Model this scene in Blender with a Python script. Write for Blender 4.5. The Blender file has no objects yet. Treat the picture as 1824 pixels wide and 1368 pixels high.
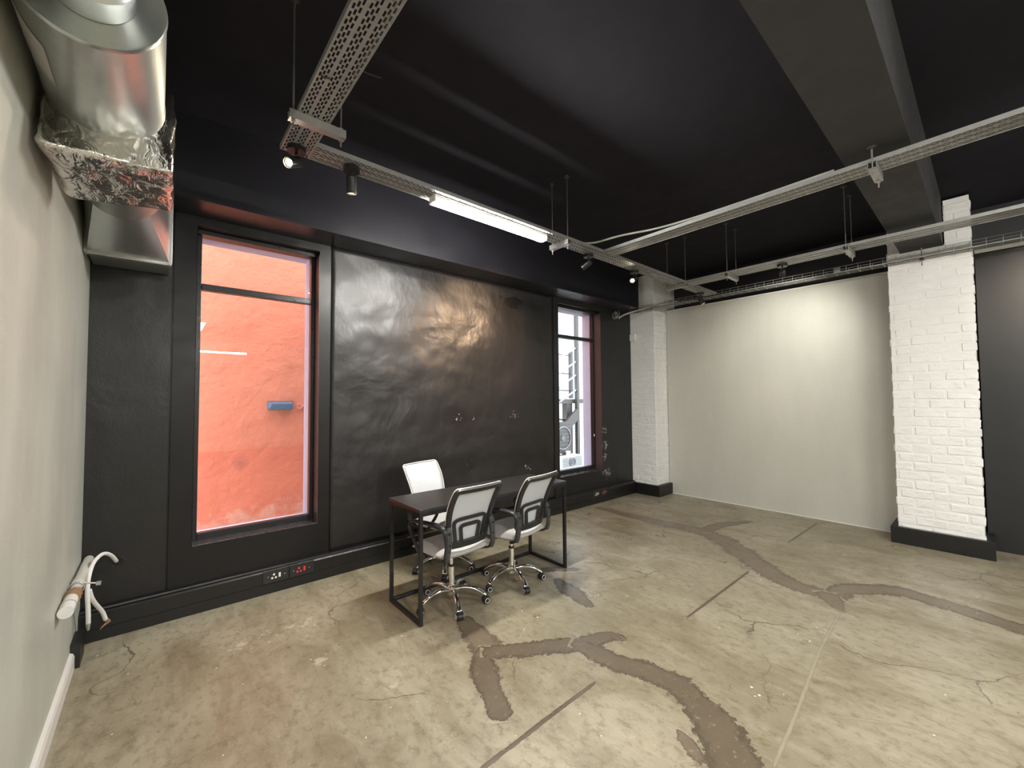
import bpy, bmesh, math, random
from mathutils import Vector, Matrix, noise
random.seed(7)
PI = math.pi
C = bpy.context.scene.collection
S = bpy.context.scene

# ------------------------------------------------------------------ camera, world, exposure
yaw, pitch, roll = 0.710527159134927, 0.036313456385318146, -0.007542064632763493
cd = bpy.data.cameras.new('camera'); cam = bpy.data.objects.new('camera', cd); C.objects.link(cam)
cd.sensor_width = 36.0; cd.lens = 732.6 / 1824 * 36; cd.clip_start = 0.05; cd.clip_end = 200
_f = Vector((math.sin(yaw)*math.cos(pitch), math.cos(yaw)*math.cos(pitch), math.sin(pitch)))
_r0 = Vector((math.cos(yaw), -math.sin(yaw), 0)); _u0 = _r0.cross(_f)
_r = math.cos(roll)*_r0 + math.sin(roll)*_u0; _u = -math.sin(roll)*_r0 + math.cos(roll)*_u0
m = Matrix((( _r.x, _u.x, -_f.x, 0), (_r.y, _u.y, -_f.y, 0), (_r.z, _u.z, -_f.z, 1.5), (0, 0, 0, 1)))
cam.matrix_world = m
S.camera = cam
S.view_settings.view_transform = 'Standard'; S.view_settings.look = 'None'
S.view_settings.exposure = 1.68; S.view_settings.gamma = 1.0; S.view_settings.use_curve_mapping = False
w = bpy.data.worlds.new('overcast_sky'); S.world = w; w.use_nodes = True
w.node_tree.nodes['Background'].inputs['Color'].default_value = (0.90, 0.94, 1.0, 1)
w.node_tree.nodes['Background'].inputs['Strength'].default_value = 1.65
BAR = 105.0       # radiance of the linear lamps
SPOT = .5

# ------------------------------------------------------------------ helpers
def obj(name, bm, mat=None, parent=None, smooth=False, loc=None, rot=None):
    me = bpy.data.meshes.new(name)
    bmesh.ops.recalc_face_normals(bm, faces=bm.faces[:])
    bm.to_mesh(me); bm.free()
    if smooth:
        for p in me.polygons: p.use_smooth = True
    o = bpy.data.objects.new(name, me); C.objects.link(o)
    if mat: me.materials.append(mat)
    if parent: o.parent = parent
    if loc: o.location = loc
    if rot: o.rotation_euler = rot
    return o
def empty(name, loc=(0, 0, 0), rz=0):
    o = bpy.data.objects.new(name, None); C.objects.link(o)
    o.location = loc; o.rotation_euler = (0, 0, rz); o.empty_display_size = .1
    return o
def tag(o, label, cat, group=None):
    o['label'] = label; o['category'] = cat
    if group: o['group'] = group
    return o
def struct(o): o['kind'] = 'structure'; return o
def copy_obj(o, parent=None):
    c = o.copy(); C.objects.link(c)
    if parent: c.parent = parent
    return c
def copy_tree(o, parent=None):
    c = copy_obj(o, parent)
    for ch in [k for k in ALL_CHILDREN(o)]: copy_tree(ch, c)
    return c
def ALL_CHILDREN(o): return [x for x in o.children]
def box(bm, x0, x1, y0, y1, z0, z1, bev=0):
    M = Matrix.Translation(((x0+x1)/2, (y0+y1)/2, (z0+z1)/2)) @ Matrix.Diagonal((x1-x0, y1-y0, z1-z0, 1))
    r = bmesh.ops.create_cube(bm, size=1, matrix=M)
    if bev:
        es = list({e for v in r['verts'] for e in v.link_edges})
        bmesh.ops.bevel(bm, geom=es, offset=bev, segments=2, affect='EDGES', profile=.5)
def B(*a, bev=0):
    bm = bmesh.new(); box(bm, *a, bev=bev); return bm
def cyl(bm, p0, p1, r, r2=None, n=16, caps=True):
    p0 = Vector(p0); p1 = Vector(p1); d = p1-p0; L = d.length
    q = d.to_track_quat('Z', 'Y').to_matrix().to_4x4()
    M = Matrix.Translation((p0+p1)/2) @ q
    bmesh.ops.create_cone(bm, cap_ends=caps, cap_tris=False, segments=n, radius1=r, radius2=(r if r2 is None else r2), depth=L, matrix=M)
def CY(*a, **k):
    bm = bmesh.new(); cyl(bm, *a, **k); return bm
def tube(bm, pts, r, n=8, radii=None, flat=None, closed=False):
    """swept tube through pts; flat=(rx, rz) gives an oval/rect section"""
    pts = [Vector(p) for p in pts]; N = len(pts); rings = []
    up = Vector((0, 0, 1)); prev = None
    for i, p in enumerate(pts):
        a = pts[i-1] if (i > 0 or closed) else pts[i]; b = pts[(i+1) % N] if (i < N-1 or closed) else pts[i]
        t = (b-a).normalized()
        if prev is None:
            ref = up if abs(t.z) < .9 else Vector((1, 0, 0))
            x = t.cross(ref).normalized()
        else:
            x = (prev - t*prev.dot(t)).normalized()
        prev = x; y = x.cross(t)
        ra, rb = (flat if flat else (r, r))
        if radii: k = radii[i]; ra *= k; rb *= k
        ring = [bm.verts.new(p + x*math.cos(2*PI*j/n)*ra + y*math.sin(2*PI*j/n)*rb) for j in range(n)]
        rings.append(ring)
    for i in range(N if closed else N-1):
        A = rings[i]; D = rings[(i+1) % N]
        for j in range(n):
            bm.faces.new((A[j], A[(j+1) % n], D[(j+1) % n], D[j]))
    if not closed:
        bm.faces.new(rings[0][::-1]); bm.faces.new(rings[-1])
def TU(pts, r, **k):
    bm = bmesh.new(); tube(bm, pts, r, **k); return bm
def smoothpts(P, k=6):
    P = [Vector(p) for p in P]; out = []
    for i in range(len(P)-1):
        p0 = P[max(i-1, 0)]; p1 = P[i]; p2 = P[i+1]; p3 = P[min(i+2, len(P)-1)]
        for j in range(k):
            t = j/k
            out.append(.5*((2*p1)+(p2-p0)*t+(2*p0-5*p1+4*p2-p3)*t*t+(3*p1-p0-3*p2+p3)*t**3))
    out.append(P[-1]); return out

# ------------------------------------------------------------------ materials
class NT:
    def __init__(s, name):
        s.m = bpy.data.materials.new(name); s.m.use_nodes = True; s.t = s.m.node_tree; s.n = s.t.nodes; s.l = s.t.links
        s.b = s.n['Principled BSDF']; s.out = s.n['Material Output']
    def N(s, ty, **k):
        n = s.n.new(ty)
        for a, v in k.items():
            if a.startswith('i_'): n.inputs[a[2:].replace('_', ' ')].default_value = v
            else: setattr(n, a, v)
        return n
    def co(s, scale=(1, 1, 1), loc=(0, 0, 0), rot=(0, 0, 0)):
        c = s.N('ShaderNodeNewGeometry'); mp = s.N('ShaderNodeMapping')
        mp.inputs['Scale'].default_value = scale; mp.inputs['Location'].default_value = loc; mp.inputs['Rotation'].default_value = rot
        s.l.new(c.outputs['Position'], mp.inputs['Vector']); return mp.outputs[0]
    def oco(s, scale=(1, 1, 1)):
        c = s.N('ShaderNodeTexCoord'); mp = s.N('ShaderNodeMapping'); mp.inputs['Scale'].default_value = scale
        s.l.new(c.outputs['Object'], mp.inputs['Vector']); return mp.outputs[0]
    def noise(s, v, scale, detail=4, rough=.55, dist=0):
        n = s.N('ShaderNodeTexNoise'); n.inputs['Scale'].default_value = scale; n.inputs['Detail'].default_value = detail
        n.inputs['Roughness'].default_value = rough; n.inputs['Distortion'].default_value = dist
        s.l.new(v, n.inputs['Vector']); return n.outputs['Fac']
    def ramp(s, f, stops):
        r = s.N('ShaderNodeValToRGB'); e = r.color_ramp.elements
        while len(e) < len(stops): e.new(.5)
        for k, (p, c) in zip(e, stops):
            k.position = p; k.color = (c, c, c, 1) if not hasattr(c, '__len__') else (*c, 1)
        s.l.new(f, r.inputs[0]); return r.outputs[0]
    def mix(s, f, a, b, bt='MIX'):
        n = s.N('ShaderNodeMix', data_type='RGBA', blend_type=bt)
        for sock, v in ((n.inputs[0], f), (n.inputs[6], a), (n.inputs[7], b)):
            if hasattr(v, 'is_output'): s.l.new(v, sock)
            elif hasattr(v, '__len__'): sock.default_value = (*v, 1)
            else: sock.default_value = v
        return n.outputs[2]
    def math(s, op, a, b=0.0, c=None):
        n = s.N('ShaderNodeMath', operation=op)
        for sock, v in zip(n.inputs, (a, b) if c is None else (a, b, c)):
            if hasattr(v, 'is_output'): s.l.new(v, sock)
            else: sock.default_value = v
        return n.outputs[0]
    def bump(s, h, dist, strength=1.0, normal=None):
        n = s.N('ShaderNodeBump'); n.inputs['Distance'].default_value = dist; n.inputs['Strength'].default_value = strength
        s.l.new(h, n.inputs['Height'])
        if normal: s.l.new(normal, n.inputs['Normal'])
        return n.outputs[0]
    def set(s, k, v):
        if hasattr(v, 'is_output'): s.l.new(v, s.b.inputs[k])
        elif hasattr(v, '__len__'): s.b.inputs[k].default_value = (*v, 1)
        else: s.b.inputs[k].default_value = v
def simple(name, col, rough=.5, metal=0, var=.12, scale=8, bump=0, bscale=40, spec=.5, obj_space=False):
    t = NT(name); v = t.oco() if obj_space else t.co()
    f = t.noise(v, scale, 5)
    a = tuple(c*(1-var) for c in col); b = tuple(min(1, c*(1+var)) for c in col)
    t.set('Base Color', t.mix(f, a, b)); t.set('Metallic', metal); t.set('Specular IOR Level', spec)
    t.set('Roughness', t.ramp(t.noise(v, scale*2.3, 3), [(.3, max(.02, rough-.06)), (.7, min(1, rough+.06))]))
    if bump: t.set('Normal', t.bump(t.noise(v, bscale, 4), bump))
    return t.m
def emit(name, col, st):
    t = NT(name); t.set('Base Color', (.8, .8, .8)); t.set('Emission Color', col); t.set('Emission Strength', st); return t.m

# black painted wall
def black_wall(name, col=(.0125, .0115, .0118), rough=.39, lumps=.0045, flakes=(), rings=(), thr=-.1):
    t = NT(name); v = t.co()
    c = t.mix(t.noise(v, 1.7, 4), tuple(k*.85 for k in col), tuple(k*1.25 for k in col))
    nz = t.noise(v, 26, 5, .7)
    for (x, y, z, r, cc) in flakes:
        d = t.N('ShaderNodeVectorMath', operation='DISTANCE'); t.l.new(v, d.inputs[0]); d.inputs[1].default_value = (x, y, z)
        k = t.math('ADD', t.math('DIVIDE', d.outputs['Value'], r), t.math('MULTIPLY', t.math('SUBTRACT', nz, .5), 9.0))
        c = t.mix(t.math('LESS_THAN', k, thr), c, cc)
    t.set('Base Color', c)
    t.set('Roughness', t.ramp(t.noise(v, 2.6, 5, .6), [(.3, rough-.05), (.7, rough+.09)]))
    h = t.noise(v, 2.2, 3, .5, .6); n1 = t.bump(h, lumps*4)
    n2 = t.bump(t.noise(t.co((1, 1, .45)), 11, 5, .6), lumps, 1, n1)
    n3 = t.bump(t.noise(v, 90, 3), .0006, 1, n2)
    for (x, y, z, r) in rings:
        d = t.N('ShaderNodeVectorMath', operation='DISTANCE'); t.l.new(v, d.inputs[0]); d.inputs[1].default_value = (x, y, z)
        rr = t.math('DIVIDE', t.math('ADD', d.outputs['Value'], t.math('MULTIPLY', t.noise(v, 9, 4), .10)), r)
        s_ = t.math('MULTIPLY', t.math('SINE', t.math('MULTIPLY', rr, 15.0)), t.math('MAXIMUM', t.math('SUBTRACT', 1.15, rr), 0.0))
        n3 = t.bump(s_, .0010, 1, n3)
    t.set('Normal', n3); return t.m
WALLF = [(2.454, 3.79, 1.295, .045, (.40, .34, .27)), (2.684, 3.79, 1.287, .035, (.36, .32, .27)), (3.30, 3.79, 1.31, .06, (.45, .36, .26)),
         (3.49, 3.79, .63, .05, (.42, .38, .32)), (2.606, 3.79, .80, .035, (.3, .28, .27))]
M_bw = black_wall('black_paint_worn', flakes=WALLF, rings=[(2.165, 3.79, 2.215, .19), (2.69, 3.79, 2.20, .21), (2.57, 3.79, 1.70, .13), (2.85, 3.79, 1.79, .07)])
M_bw2 = black_wall('black_paint_flaking', lumps=.002, thr=.45, col=(.008, .0074, .0078), flakes=[(5.05, 3.79, 1.02, .05, (.30, .29, .30)), (5.08, 3.79, .80, .06, (.25, .24, .25)), (5.07, 3.79, .62, .05, (.3, .29, .3)), (5.13, 3.79, .38, .06, (.22, .2, .2)), (5.06, 3.79, .40, .05, (.3, .28, .28)), (-.19, 3.79, .44, .03, (.05, .05, .05))])
M_bs = simple('black_satin_paint', (.0078, .0072, .0078), .38, var=.15, scale=3, bump=.0006, bscale=14, spec=.36)
M_gloss = simple('black_gloss_beam_paint', (.016, .0155, .020), .345, var=.03, scale=1.5)
M_ceil = simple('black_matt_ceiling_paint', (.021, .0205, .0265), .85, var=.06, scale=3, bump=.0008, bscale=30, spec=.15)
M_beam = simple('dark_grey_beam_paint', (.042, .042, .044), .7, var=.1, scale=4, bump=.0012, bscale=25, spec=.3)
M_sill = simple('sill_paint_with_sheen', (.040, .037, .042), .28, var=.3, scale=12, bump=.001, bscale=20)  # light reflected on the ledge is put into this lighter purple-grey
M_rev = simple('coral_lit_reveal_paint', (.060, .045, .048), .34, var=.08, scale=6)  # coral light from the alley is put into this lighter reddish tint
M_panel = simple('black_panel_paint', (.013, .013, .0145), .45, var=.1, scale=3, bump=.0006, bscale=60)
M_trunk = simple('black_trunking_enamel', (.0075, .007, .0073), .42, var=.2, scale=9, bump=.0006, bscale=50)

def grey_wall(name, col, streak=1.0, rough=.5):
    t = NT(name); v = t.co()
    a = t.mix(t.ramp(t.noise(t.co((1.4, 1.4, .35)), 2.3, 5, .6), [(.3, 0), (.7, 1)]), tuple(c*(1-.16*streak) for c in col), tuple(min(1, c*(1+.07*streak)) for c in col))
    a = t.mix(t.ramp(t.noise(v, 9, 6, .7), [(.45, 0), (.8, .10)]), a, tuple(min(1, c*1.25) for c in col))
    t.set('Base Color', a); t.set('Roughness', t.ramp(t.noise(v, 2.2, 4), [(.3, rough-.08), (.7, rough+.1)]))
    t.set('Normal', t.bump(t.noise(v, 4, 4, .55), .006, 1, t.bump(t.noise(v, 130, 2), .0006)))
    return t.m
M_gl = grey_wall('grey_plaster_left', (.515, .525, .475), .9, .40)
M_gr = grey_wall('grey_drywall_paint', (.52, .52, .47), .35, .5)
M_wskirt = simple('white_skirting_paint', (.72, .71, .68), .4, var=.06, scale=6)
t = NT('white_painted_brick'); v = t.co()
t.set('Base Color', t.mix(t.noise(v, 6, 5), (.76, .76, .755), (.87, .87, .865))); t.set('Roughness', .5)
t.set('Normal', t.bump(t.noise(t.co((1, 1, 1.6)), 11, 5, .6), .016, 1, t.bump(t.noise(v, 45, 4), .0028)))
M_brick = t.m

# floor concrete, shared by the repair strips
def floor_mat(name, patch=None):
    t = NT(name); v = t.co()
    big = t.noise(t.co((1, 1.25, 1), (3, 1, 0)), .55, 5, .6, .4)
    mid = t.noise(t.co((1.7, .75, 1), rot=(0, 0, .12)), 2.4, 7, .68, .7)
    fine = t.noise(t.co((1.3, .8, 1)), 17, 7, .72)
    c = t.mix(t.ramp(big, [(.35, 0), (.65, 1)]), (.232, .200, .130), (.375, .338, .252))
    c = t.mix(t.ramp(mid, [(.36, .60), (.56, 0)]), c, (.165, .132, .078))
    c = t.mix(t.ramp(t.noise(t.co((1.9, .4, 1), rot=(0, 0, .15)), 4, 7, .72, .5), [(.50, 0), (.70, .42)]), c, (.450, .405, .305))
    c = t.mix(t.ramp(fine, [(.34, .65), (.50, 0)]), c, (.135, .108, .068))
    c = t.mix(t.ramp(t.noise(v, 45, 5, .7), [(.60, 0), (.74, .6)]), c, (.50, .46, .38))
    vo = t.N('ShaderNodeTexVoronoi', feature='F1'); t.l.new(v, vo.inputs['Vector']); vo.inputs['Scale'].default_value = 9
    fl = t.math('LESS_THAN', t.math('ADD', vo.outputs['Distance'], t.math('MULTIPLY', t.noise(v, 3.3, 2), .12)), .098)
    c = t.mix(fl, c, (.78, .73, .62))
    # chalky scuffed spots near the left windows
    nz = t.noise(t.co((1, 1, 1)), 20, 6, .75)
    for (x, y, r) in [(.40, 3.05, .10), (.54, 3.09, .05), (.69, 3.09, .05), (.78, 3.03, .08), (.745, 2.57, .07), (.80, 3.10, .06), (.95, 2.10, .05)]:
        d = t.N('ShaderNodeVectorMath', operation='DISTANCE'); t.l.new(v, d.inputs[0]); d.inputs[1].default_value = (x, y, 0)
        k = t.math('ADD', t.math('DIVIDE', d.outputs['Value'], r), t.math('MULTIPLY', t.math('SUBTRACT', nz, .5), 7.0))
        c = t.mix(t.math('MULTIPLY', t.math('LESS_THAN', k, .25), .75), c, (.50, .43, .37))
    # hairline cracks
    vc = t.N('ShaderNodeTexVoronoi', feature='DISTANCE_TO_EDGE'); vc.inputs['Scale'].default_value = .75
    wv = t.N('ShaderNodeVectorMath', operation='ADD'); nn = t.N('ShaderNodeTexNoise'); nn.inputs['Scale'].default_value = 3; nn.inputs['Detail'].default_value = 6
    sc = t.N('ShaderNodeVectorMath', operation='SCALE'); sc.inputs['Scale'].default_value = .35
    t.l.new(v, nn.inputs['Vector']); t.l.new(nn.outputs['Color'], sc.inputs[0]); t.l.new(v, wv.inputs[0]); t.l.new(sc.outputs[0], wv.inputs[1]); t.l.new(wv.outputs[0], vc.inputs['Vector'])
    cr = t.math('MULTIPLY', t.math('LESS_THAN', vc.outputs['Distance'], .0035), t.ramp(t.noise(v, 1.1, 2), [(.48, 0), (.56, .8)]))
    c = t.mix(cr, c, (.10, .08, .055))
    if patch is not None:
        uv = t.N('ShaderNodeAttribute', attribute_name='edge').outputs['Fac']    # 0 at the rim, 1 on the centre line
        rag = t.math('ADD', uv, t.math('MULTIPLY', t.math('SUBTRACT', t.noise(v, 24, 7, .75), .5), 1.3))
        mask = t.ramp(rag, [(.22, 0), (.27, 1)])
        rim = t.math('MULTIPLY', t.ramp(rag, [(.22, 0), (.26, 1)]), t.ramp(rag, [(.36, 1), (.52, 0)]))
        pc = t.mix(t.noise(v, 7, 6, .7), tuple(k*.74 for k in patch), tuple(k*1.3 for k in patch))
        pc = t.mix(t.math('MULTIPLY', rim, .6), pc, tuple(k*.45 for k in patch))
        pc = t.mix(t.ramp(t.noise(v, 30, 5, .7), [(.60, 0), (.70, .55)]), pc, (.42, .36, .29))
        c = t.mix(mask, c, pc)
    t.set('Base Color', c); t.set('Specular IOR Level', .5)
    t.set('Roughness', t.ramp(t.noise(v, 3.3, 6, .65), [(.30, .22), (.70, .46)]))
    t.set('Normal', t.bump(t.noise(v, 1.3, 3), .012, 1, t.bump(fine, .0022, 1, t.bump(t.noise(v, 120, 3), .0004))))
    return t.m
M_floor = floor_mat('stained_concrete')
M_patch = floor_mat('dark_mortar_repair', (.128, .100, .068))
M_patch2 = floor_mat('brown_mortar_repair', (.165, .130, .092))
M_joint = floor_mat('filled_saw_cut', (.115, .085, .06))
M_joint2 = floor_mat('pale_filled_joint', (.300, .265, .195))

t = NT('galvanised_tray'); v = t.co()
t.set('Base Color', t.mix(t.noise(v, 20, 4), (.30, .30, .30), (.46, .46, .45))); t.set('Metallic', .55); t.set('Roughness', .52)
M_tray = t.m
M_steel = simple('zinc_plated_steel', (.50, .50, .49), .42, .8, var=.15, scale=20)
M_rod = simple('threaded_rod_zinc', (.26, .25, .24), .5, .7, var=.2, scale=20)
t = NT('galvanised_duct'); v = t.co()
t.set('Base Color', t.mix(t.noise(v, 24, 4), (.52, .55, .54), (.64, .66, .64))); t.set('Metallic', .92)
t.set('Roughness', .32)
M_duct = t.m
t = NT('crinkled_foil'); v = t.co()
t.set('Base Color', t.mix(t.noise(v, 14, 4), (.66, .64, .60), (.88, .86, .82))); t.set('Metallic', 1.0); t.set('Roughness', .17)
rn = t.N('ShaderNodeTexNoise', noise_type='RIDGED_MULTIFRACTAL'); rn.inputs['Scale'].default_value = 4.5; rn.inputs['Detail'].default_value = 3; rn.inputs['Distortion'].default_value = .6
t.l.new(v, rn.inputs['Vector'])
br = t.N('ShaderNodeTexBrick'); br.inputs['Scale'].default_value = 55; br.inputs['Mortar Size'].default_value = .05; br.offset = 0
t.l.new(t.co((1, 1, 1), rot=(0, 0, .78)), br.inputs['Vector'])
t.set('Normal', t.bump(rn.outputs['Fac'], .020, .9, t.bump(t.noise(t.co((1.5, 1, 1)), 11, 3, .5, 1.4), .012, 1, t.bump(br.outputs['Fac'], .0010))))
M_foil = t.m
t = NT('brushed_chrome'); t.set('Base Color', (.88, .88, .87)); t.set('Metallic', 1.0); v = t.oco()
t.set('Roughness', t.ramp(t.noise(v, 30, 2), [(.3, .05), (.7, .13)])); M_chrome = t.m
M_plastic = simple('black_plastic', (.020, .020, .022), .38, var=.1, scale=20, bump=.0004, bscale=300, obj_space=True)
M_greyplast = simple('charcoal_plastic', (.055, .055, .06), .45, var=.1, scale=20, obj_space=True)
M_lamp = simple('black_lamp_enamel', (.018, .018, .019), .35, var=.1, scale=20)
M_steelblk = simple('black_powder_coat', (.012, .012, .013), .33, var=.2, scale=12, bump=.0004, bscale=120)
t = NT('black_stained_wood'); v = t.oco((1, 9, 9))
t.set('Base Color', t.mix(t.noise(v, 5, 6, .65), (.016, .0145, .014), (.036, .033, .032))); t.set('Roughness', .36)
t.set('Normal', t.bump(t.noise(v, 8, 5), .0015)); M_desk = t.m
M_band = simple('dark_maroon_edge_band', (.045, .018, .018), .4, var=.15, scale=20)
t = NT('grey_seat_fabric'); v = t.oco()
wa = t.noise(v, 400, 2)
t.set('Base Color', t.mix(t.noise(v, 10, 4), (.43, .42, .41), (.52, .51, .50))); t.set('Roughness', .85); t.set('Sheen Weight', .2)
t.set('Normal', t.bump(wa, .0008, 1, t.bump(t.noise(v, 7, 3), .006))); M_seat = t.m
t = NT('white_backrest_mesh'); v = t.oco()
t.set('Base Color', t.mix(t.noise(v, 60, 2), (.62, .645, .69), (.70, .725, .77))); t.set('Roughness', .7)
tr = t.N('ShaderNodeBsdfTransparent'); mx = t.N('ShaderNodeMixShader'); mx.inputs[0].default_value = .24
t.l.new(t.b.outputs[0], mx.inputs[1]); t.l.new(tr.outputs[0], mx.inputs[2]); t.l.new(mx.outputs[0], t.out.inputs[0]); M_mesh = t.m
M_white = simple('white_plastic', (.78, .78, .76), .4, var=.04, scale=10)
M_wring = simple('white_wheel_ring', (.75, .75, .75), .4, var=.03, scale=10)
M_red = simple('red_plastic', (.75, .035, .03), .4, var=.1, scale=10)
M_pvc = simple('grey_pvc_pipe', (.62, .61, .57), .45, var=.12, scale=14, bump=.0015, bscale=20)
M_tape = simple('brown_hemp_wrap', (.28, .17, .09), .8, var=.35, scale=40, bump=.003, bscale=60)
M_nearblk = simple('dark_recess', (.006, .006, .006), .8)
M_bulb = emit('lamp_diffuser_glow', (1.0, .970, .90), BAR)
M_spot = emit('spot_lens_glow', (1.0, .86, .62), 60)
M_dimspot = emit('spot_slot_glow', (1.0, .82, .50), 6)
t = NT('window_glass'); t.n.remove(t.b)
gl = t.N('ShaderNodeBsdfGlossy'); gl.inputs['Roughness'].default_value = 0.0; tp = t.N('ShaderNodeBsdfTransparent'); tp.inputs[0].default_value = (.95, .97, .96, 1)
fr = t.N('ShaderNodeLayerWeight'); fr.inputs['Blend'].default_value = .5; mx = t.N('ShaderNodeMixShader')
t.l.new(t.math('MULTIPLY_ADD', t.math('POWER', fr.outputs['Facing'], 5.0), .9, .035), mx.inputs[0]); t.l.new(tp.outputs[0], mx.inputs[1]); t.l.new(gl.outputs[0], mx.inputs[2]); t.l.new(mx.outputs[0], t.out.inputs[0]); M_glass = t.m
M_reveal = simple('lilac_grey_render', (.50, .55, .74), .7, var=.08, scale=8)
t = NT('coral_render'); v = t.co()
c = t.mix(t.noise(v, 1.2, 5), (.80, .228, .135), (.88, .268, .165))
c = t.mix(t.ramp(t.noise(v, 5, 6, .7), [(.52, 0), (.75, .35)]), c, (.90, .31, .21))
sp = t.N('ShaderNodeSeparateXYZ'); t.l.new(v, sp.inputs[0])
c = t.mix(t.ramp(t.math('ADD', sp.outputs[2], t.math('MULTIPLY', t.noise(v, 9, 3), .05)), [(.0, 0), (1.0, 0)]), c, c)
low = t.math('LESS_THAN', t.math('ADD', sp.outputs[2], t.math('MULTIPLY', t.noise(v, 4, 3), .02)), .955)
c = t.mix(t.math('MULTIPLY', low, .55), c, (.80, .17, .10))
chalk = t.ramp(t.math('SUBTRACT', t.noise(v, 6, 6, .7), t.math('MULTIPLY', sp.outputs[2], .9)), [(.26, 0), (.44, .35)])
c = t.mix(chalk, c, (.80, .62, .52))
d = t.N('ShaderNodeVectorMath', operation='DISTANCE'); t.l.new(v, d.inputs[0]); d.inputs[1].default_value = (.72, 5.6, .80)
c = t.mix(t.math('MULTIPLY', t.ramp(t.math('ADD', d.outputs['Value'], t.math('MULTIPLY', t.noise(v, 10, 4), .06)), [(.03, 1), (.13, 0)]), .45), c, (.16, .07, .06))
t.set('Base Color', c); t.set('Roughness', .85)
t.set('Normal', t.bump(t.noise(v, 3, 4), .05, 1, t.bump(t.noise(v, 40, 5, .65), .006))); M_coral = t.m
M_ground = simple('pale_alley_concrete', (.55, .53, .50), .8, var=.2, scale=6, bump=.004)
M_clad = simple('pale_blue_white_cladding', (.50, .62, .72), .5, var=.04, scale=4)
M_cladd = simple('grey_lilac_cladding', (.36, .36, .46), .6, var=.06, scale=4)
M_dsteel = simple('dark_grey_steel', (.075, .072, .072), .5, .2, var=.2, scale=8)
M_lsteel = simple('grey_handrail_steel', (.30, .30, .32), .45, .3, var=.1, scale=8)
M_acw = simple('white_condenser_enamel', (.80, .84, .86), .45, var=.05, scale=6)
M_acd = simple('dark_condenser_grille', (.12, .14, .16), .5, var=.2, scale=12)
M_blue = simple('slate_blue_metal', (.10, .15, .24), .4, var=.15, scale=10)
M_pink = simple('coral_painted_pipe', (.80, .30, .22), .5, var=.1, scale=10)
M_label = simple('pale_grey_sticker', (.50, .47, .45), .5, var=.05, scale=5)
M_cable = simple('grey_cable_sheath', (.42, .42, .41), .5, var=.1, scale=8)
M_core = simple('white_painted_mortar', (.80, .80, .79), .6, var=.08, scale=10, bump=.004, bscale=22)

# ------------------------------------------------------------------ room shell
CZ = 3.44; XL = -.35; WY = 3.79; XR = 6.45; YB = -8.5
floor = struct(obj('floor', B(XL-.2, XR+.2, YB-.2, WY, -.15, 0), M_floor))
ceiling = struct(obj('ceiling', B(XL-.2, XR+.2, YB-.2, WY+.28, CZ, CZ+.2), M_ceil))
wl = struct(obj('wall_left', B(XL-.2, XL, YB, WY+.28, 0, CZ), M_gl))
struct(obj('wall_front', B(XL-.2, XR+.2, YB-.2, YB, 0, CZ), M_gr))
struct(obj('wall_right', B(XR, XR+.2, YB, WY+.28, 0, CZ), M_panel))
# window wall with its two openings
W1 = (.200, 1.050, .450, 2.800); W2 = (4.085, 5.008, .440, 2.800)
bm = bmesh.new(); y0, y1 = WY, WY+.28
for a in [(XL, W1[0]), (W1[1], W2[0]), (W2[1], XR)]: box(bm, a[0], a[1], y0, y1, 0, CZ)
for Wn in (W1, W2):
    box(bm, Wn[0], Wn[1], y0, y1, 0, Wn[2]); box(bm, Wn[0], Wn[1], y0, y1, Wn[3], CZ)
wall_back = struct(obj('wall_back', bm, M_bs))
# raised surround and infill sheets of the window wall (each sheet its own piece, seams between)
def sheet(x0, x1, z0, z1, t_, mat, amp=0, step=.035, hole=None):
    bm = bmesh.new()
    if hole is None:
        nx = max(1, int((x1-x0)/step)) if amp else 1; nz = max(1, int((z1-z0)/step)) if amp else 1
        V = {}
        for i in range(nx+1):
            for j in range(nz+1):
                x = x0+(x1-x0)*i/nx; z = z0+(z1-z0)*j/nz; yy = WY-t_
                if amp:
                    e = min(1, min(x-x0, x1-x, z-z0, z1-z)/.12)
                    yy -= e*amp*(noise.fractal(Vector((x*1.6, z*2.4, 3)), 1.0, 2.0, 5)*1.0 + .5*max(0, noise.noise(Vector((x*1.2+4, z*1.5, 9)))))
                V[i, j] = bm.verts.new((x, yy, z))
        for i in range(nx):
            for j in range(nz): bm.faces.new((V[i, j], V[i+1, j], V[i+1, j+1], V[i, j+1]))
        ed = [e for e in bm.edges if e.is_boundary]
        r = bmesh.ops.extrude_edge_only(bm, edges=ed)
        for vv in [g for g in r['geom'] if isinstance(g, bmesh.types.BMVert)]: vv.co.y = WY
    else:
        a, b, c_, d_ = hole
        for q in [(x0, a, z0, z1), (b, x1, z0, z1), (a, b, z0, c_), (a, b, d_, z1)]: box(bm, q[0], q[1], WY-t_, WY, q[2], q[3])
        bmesh.ops.remove_doubles(bm, verts=bm.verts[:], dist=1e-5)
    return bm
obj('wall_panel', sheet(XL+.001, .060, .19, 2.86, .006, M_bs), M_bw2, wall_back)
obj('wall_panel', sheet(.072, 1.140, .19, 2.865, .014, None, hole=W1), M_bs, wall_back)
obj('wall_panel', sheet(1.150, 3.975, .19, 2.865, .010, None, amp=.016), M_bw, wall_back, smooth=True)
obj('wall_panel', sheet(3.990, 5.790, .19, 2.865, .012, None, hole=W2), M_bw2, wall_back)
# beams
o = struct(obj('trim_1', B(XL, 5.50, 3.45, WY, 2.865, CZ), M_gloss)); box_bm = None
o = struct(obj('trim_2', B(5.50, 5.799, 3.62, WY, 2.865, CZ), M_gloss))
o = struct(obj('trim_3', B(-.35, 5.80, .255, .560, 2.97, CZ), M_beam))
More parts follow.
